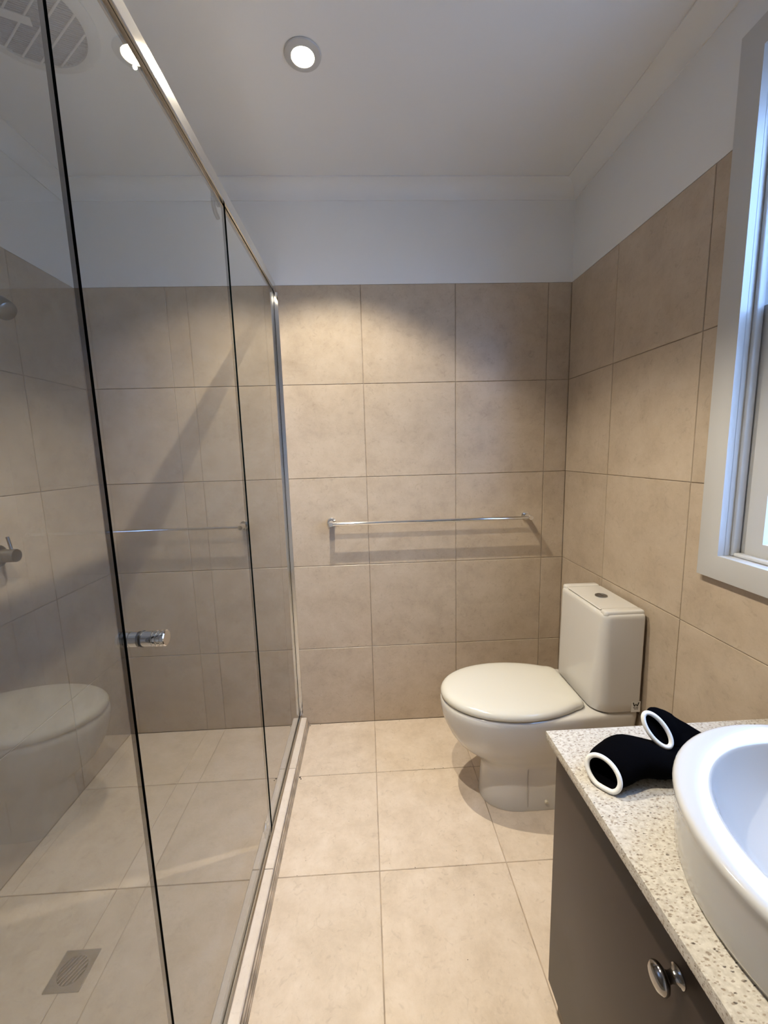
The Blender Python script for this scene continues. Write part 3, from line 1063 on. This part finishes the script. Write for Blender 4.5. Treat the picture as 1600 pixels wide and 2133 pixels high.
def ell(c, a, b, N=40, noise=0.0, seed=0, lift=None):
    c, a, b = Vector(c), Vector(a), Vector(b)
    rnd = random.Random(seed)
    ph = [rnd.uniform(0, 2 * PI) for _ in range(3)]
    out = []
    for i in range(N):
        t = 2 * PI * i / N
        k = 1 + noise * (math.sin(3 * t + ph[0]) + 0.6 * math.sin(5 * t + ph[1]) + 0.4 * math.sin(8 * t + ph[2]))
        p = c + a * (math.cos(t) * k) + b * (math.sin(t) * k)
        p.z = max(p.z, BT + 0.0012)
        out.append(p)
    return out

def resample(secs, m):
    """Catmull-Rom through the section frames"""
    out = []
    n_ = len(secs)
    for i in range(n_ - 1):
        p0, p1, p2, p3 = secs[max(i - 1, 0)], secs[i], secs[i + 1], secs[min(i + 2, n_ - 1)]
        for j in range(m):
            t = j / m
            row = []
            for q0, q1, q2, q3 in zip(p0, p1, p2, p3):
                q0, q1, q2, q3 = map(Vector, (q0, q1, q2, q3))
                row.append(0.5 * ((2 * q1) + (q2 - q0) * t + (2 * q0 - 5 * q1 + 4 * q2 - q3) * t * t + (3 * q1 - q0 - 3 * q2 + q3) * t ** 3))
            out.append(row)
    out.append([Vector(q) for q in secs[-1]])
    return out

secA = [((.3840, -1.2215, .7435), (.0155, -.0225, -.005), (.0070, .0060, .0205)),
        ((.4050, -1.2080, .7460), (.0140, -.0350, 0), (.0020, .0020, .0240)),
        ((.4450, -1.1930, .7490), (.0060, -.0410, 0), (0, 0, .0285)),
        ((.4850, -1.1960, .7450), (.0020, -.0410, 0), (0, 0, .0250)),
        ((.5250, -1.1920, .7370), (0, -.0390, 0), (0, 0, .0170)),
        ((.5650, -1.1830, .7350), (0, -.0320, 0), (0, 0, .0140)),
        ((.6050, -1.1800, .7310), (0, -.0250, 0), (0, 0, .0095)),
        ((.6200, -1.1800, .7270), (0, -.0080, 0), (0, 0, .0040))]
secB = [((.5075, -1.1770, .7840), (.0165, -.0130, -.0225), (.0120, .0050, .0095)),
        ((.5250, -1.1670, .7850), (.0170, -.0130, -.0240), (.0130, .0090, .0110)),
        ((.5500, -1.1620, .7720), (.0170, -.0120, -.0230), (.0110, .0150, .0120)),
        ((.5800, -1.1630, .7560), (.0150, -.0120, -.0180), (.0080, .0180, .0110)),
        ((.6150, -1.1680, .7400), (.0100, -.0150, -.0090), (.0060, .0160, .0080)),
        ((.6500, -1.1750, .7290), (.0060, -.0120, -.0050), (.0030, .0110, .0050))]

def sleeve(bm, secs, nz, sd):
    rows = resample(secs, 5)
    rings = [ell(c, a, b, 40, nz * min(1, i / 5), sd + (i // 4)) for i, (c, a, b) in enumerate(rows)]
    # inside of the opening, so that it reads as a hollow
    inner = []
    for i in range(0, 14):
        c, a, b = rows[i]
        inner.append(ell(c, a * 0.92, b * 0.90, 40, nz * min(1, i / 5), sd + (i // 4)))
    loft(bm, list(reversed(inner)) + rings, True, True)
    return ell(*rows[0], 48)

bm = bmesh.new()
ringA = sleeve(bm, secA, 0.018, 11)
ringB = sleeve(bm, secB, 0.03, 23)
body = at(gar, finish('fabric', bm, M_BLACK, gar, 60))
for ring, nm in ((ringA, 'cuff'), (ringB, 'cuff')):
    bm = bmesh.new()
    tube(bm, [Vector((p.x, p.y, max(p.z, BT + 0.0046))) for p in ring], 0.0040, 10, closed=True)
    at(gar, finish(nm, bm, M_PIPE, gar, 60))['label'] = 'white piped edge of the opening'

# ------------------------------------------------------------------ specks of dirt by the kerb
bm = bmesh.new()
rnd = random.Random(5)
spots = [(-0.309, -0.330, 0.0042), (-0.304, -0.338, 0.003), (-0.310, -0.012, 0.0035), (-0.262, -0.008, 0.002), (-0.10, -0.012, 0.0016), (0.12, -0.010, 0.0018)]
for _ in range(14):
    spots.append((rnd.uniform(-0.30, 0.36), rnd.choice([-0.324, -0.724]) + rnd.uniform(-0.003, 0.003), rnd.uniform(0.0008, 0.0017)))
for _ in range(14):
    spots.append((rnd.uniform(-0.29, 0.30), rnd.uniform(-1.0, -0.05), rnd.uniform(0.0006, 0.0013)))
for (x, y, r) in spots:
    m_ = Matrix.Translation((x, y, 0.0006 + r * 0.3)) @ Matrix.Diagonal((r, r * rnd.uniform(.5, 1), r * 0.4, 1))
    bmesh.ops.create_icosphere(bm, subdivisions=1, radius=1.0, matrix=m_)
ds = finish('floor_dirt', bm, M_DIRT)
ds['kind'] = 'stuff'
tag(ds, 'small dark specks of dirt scattered over the beige floor tiles', 'dirt')
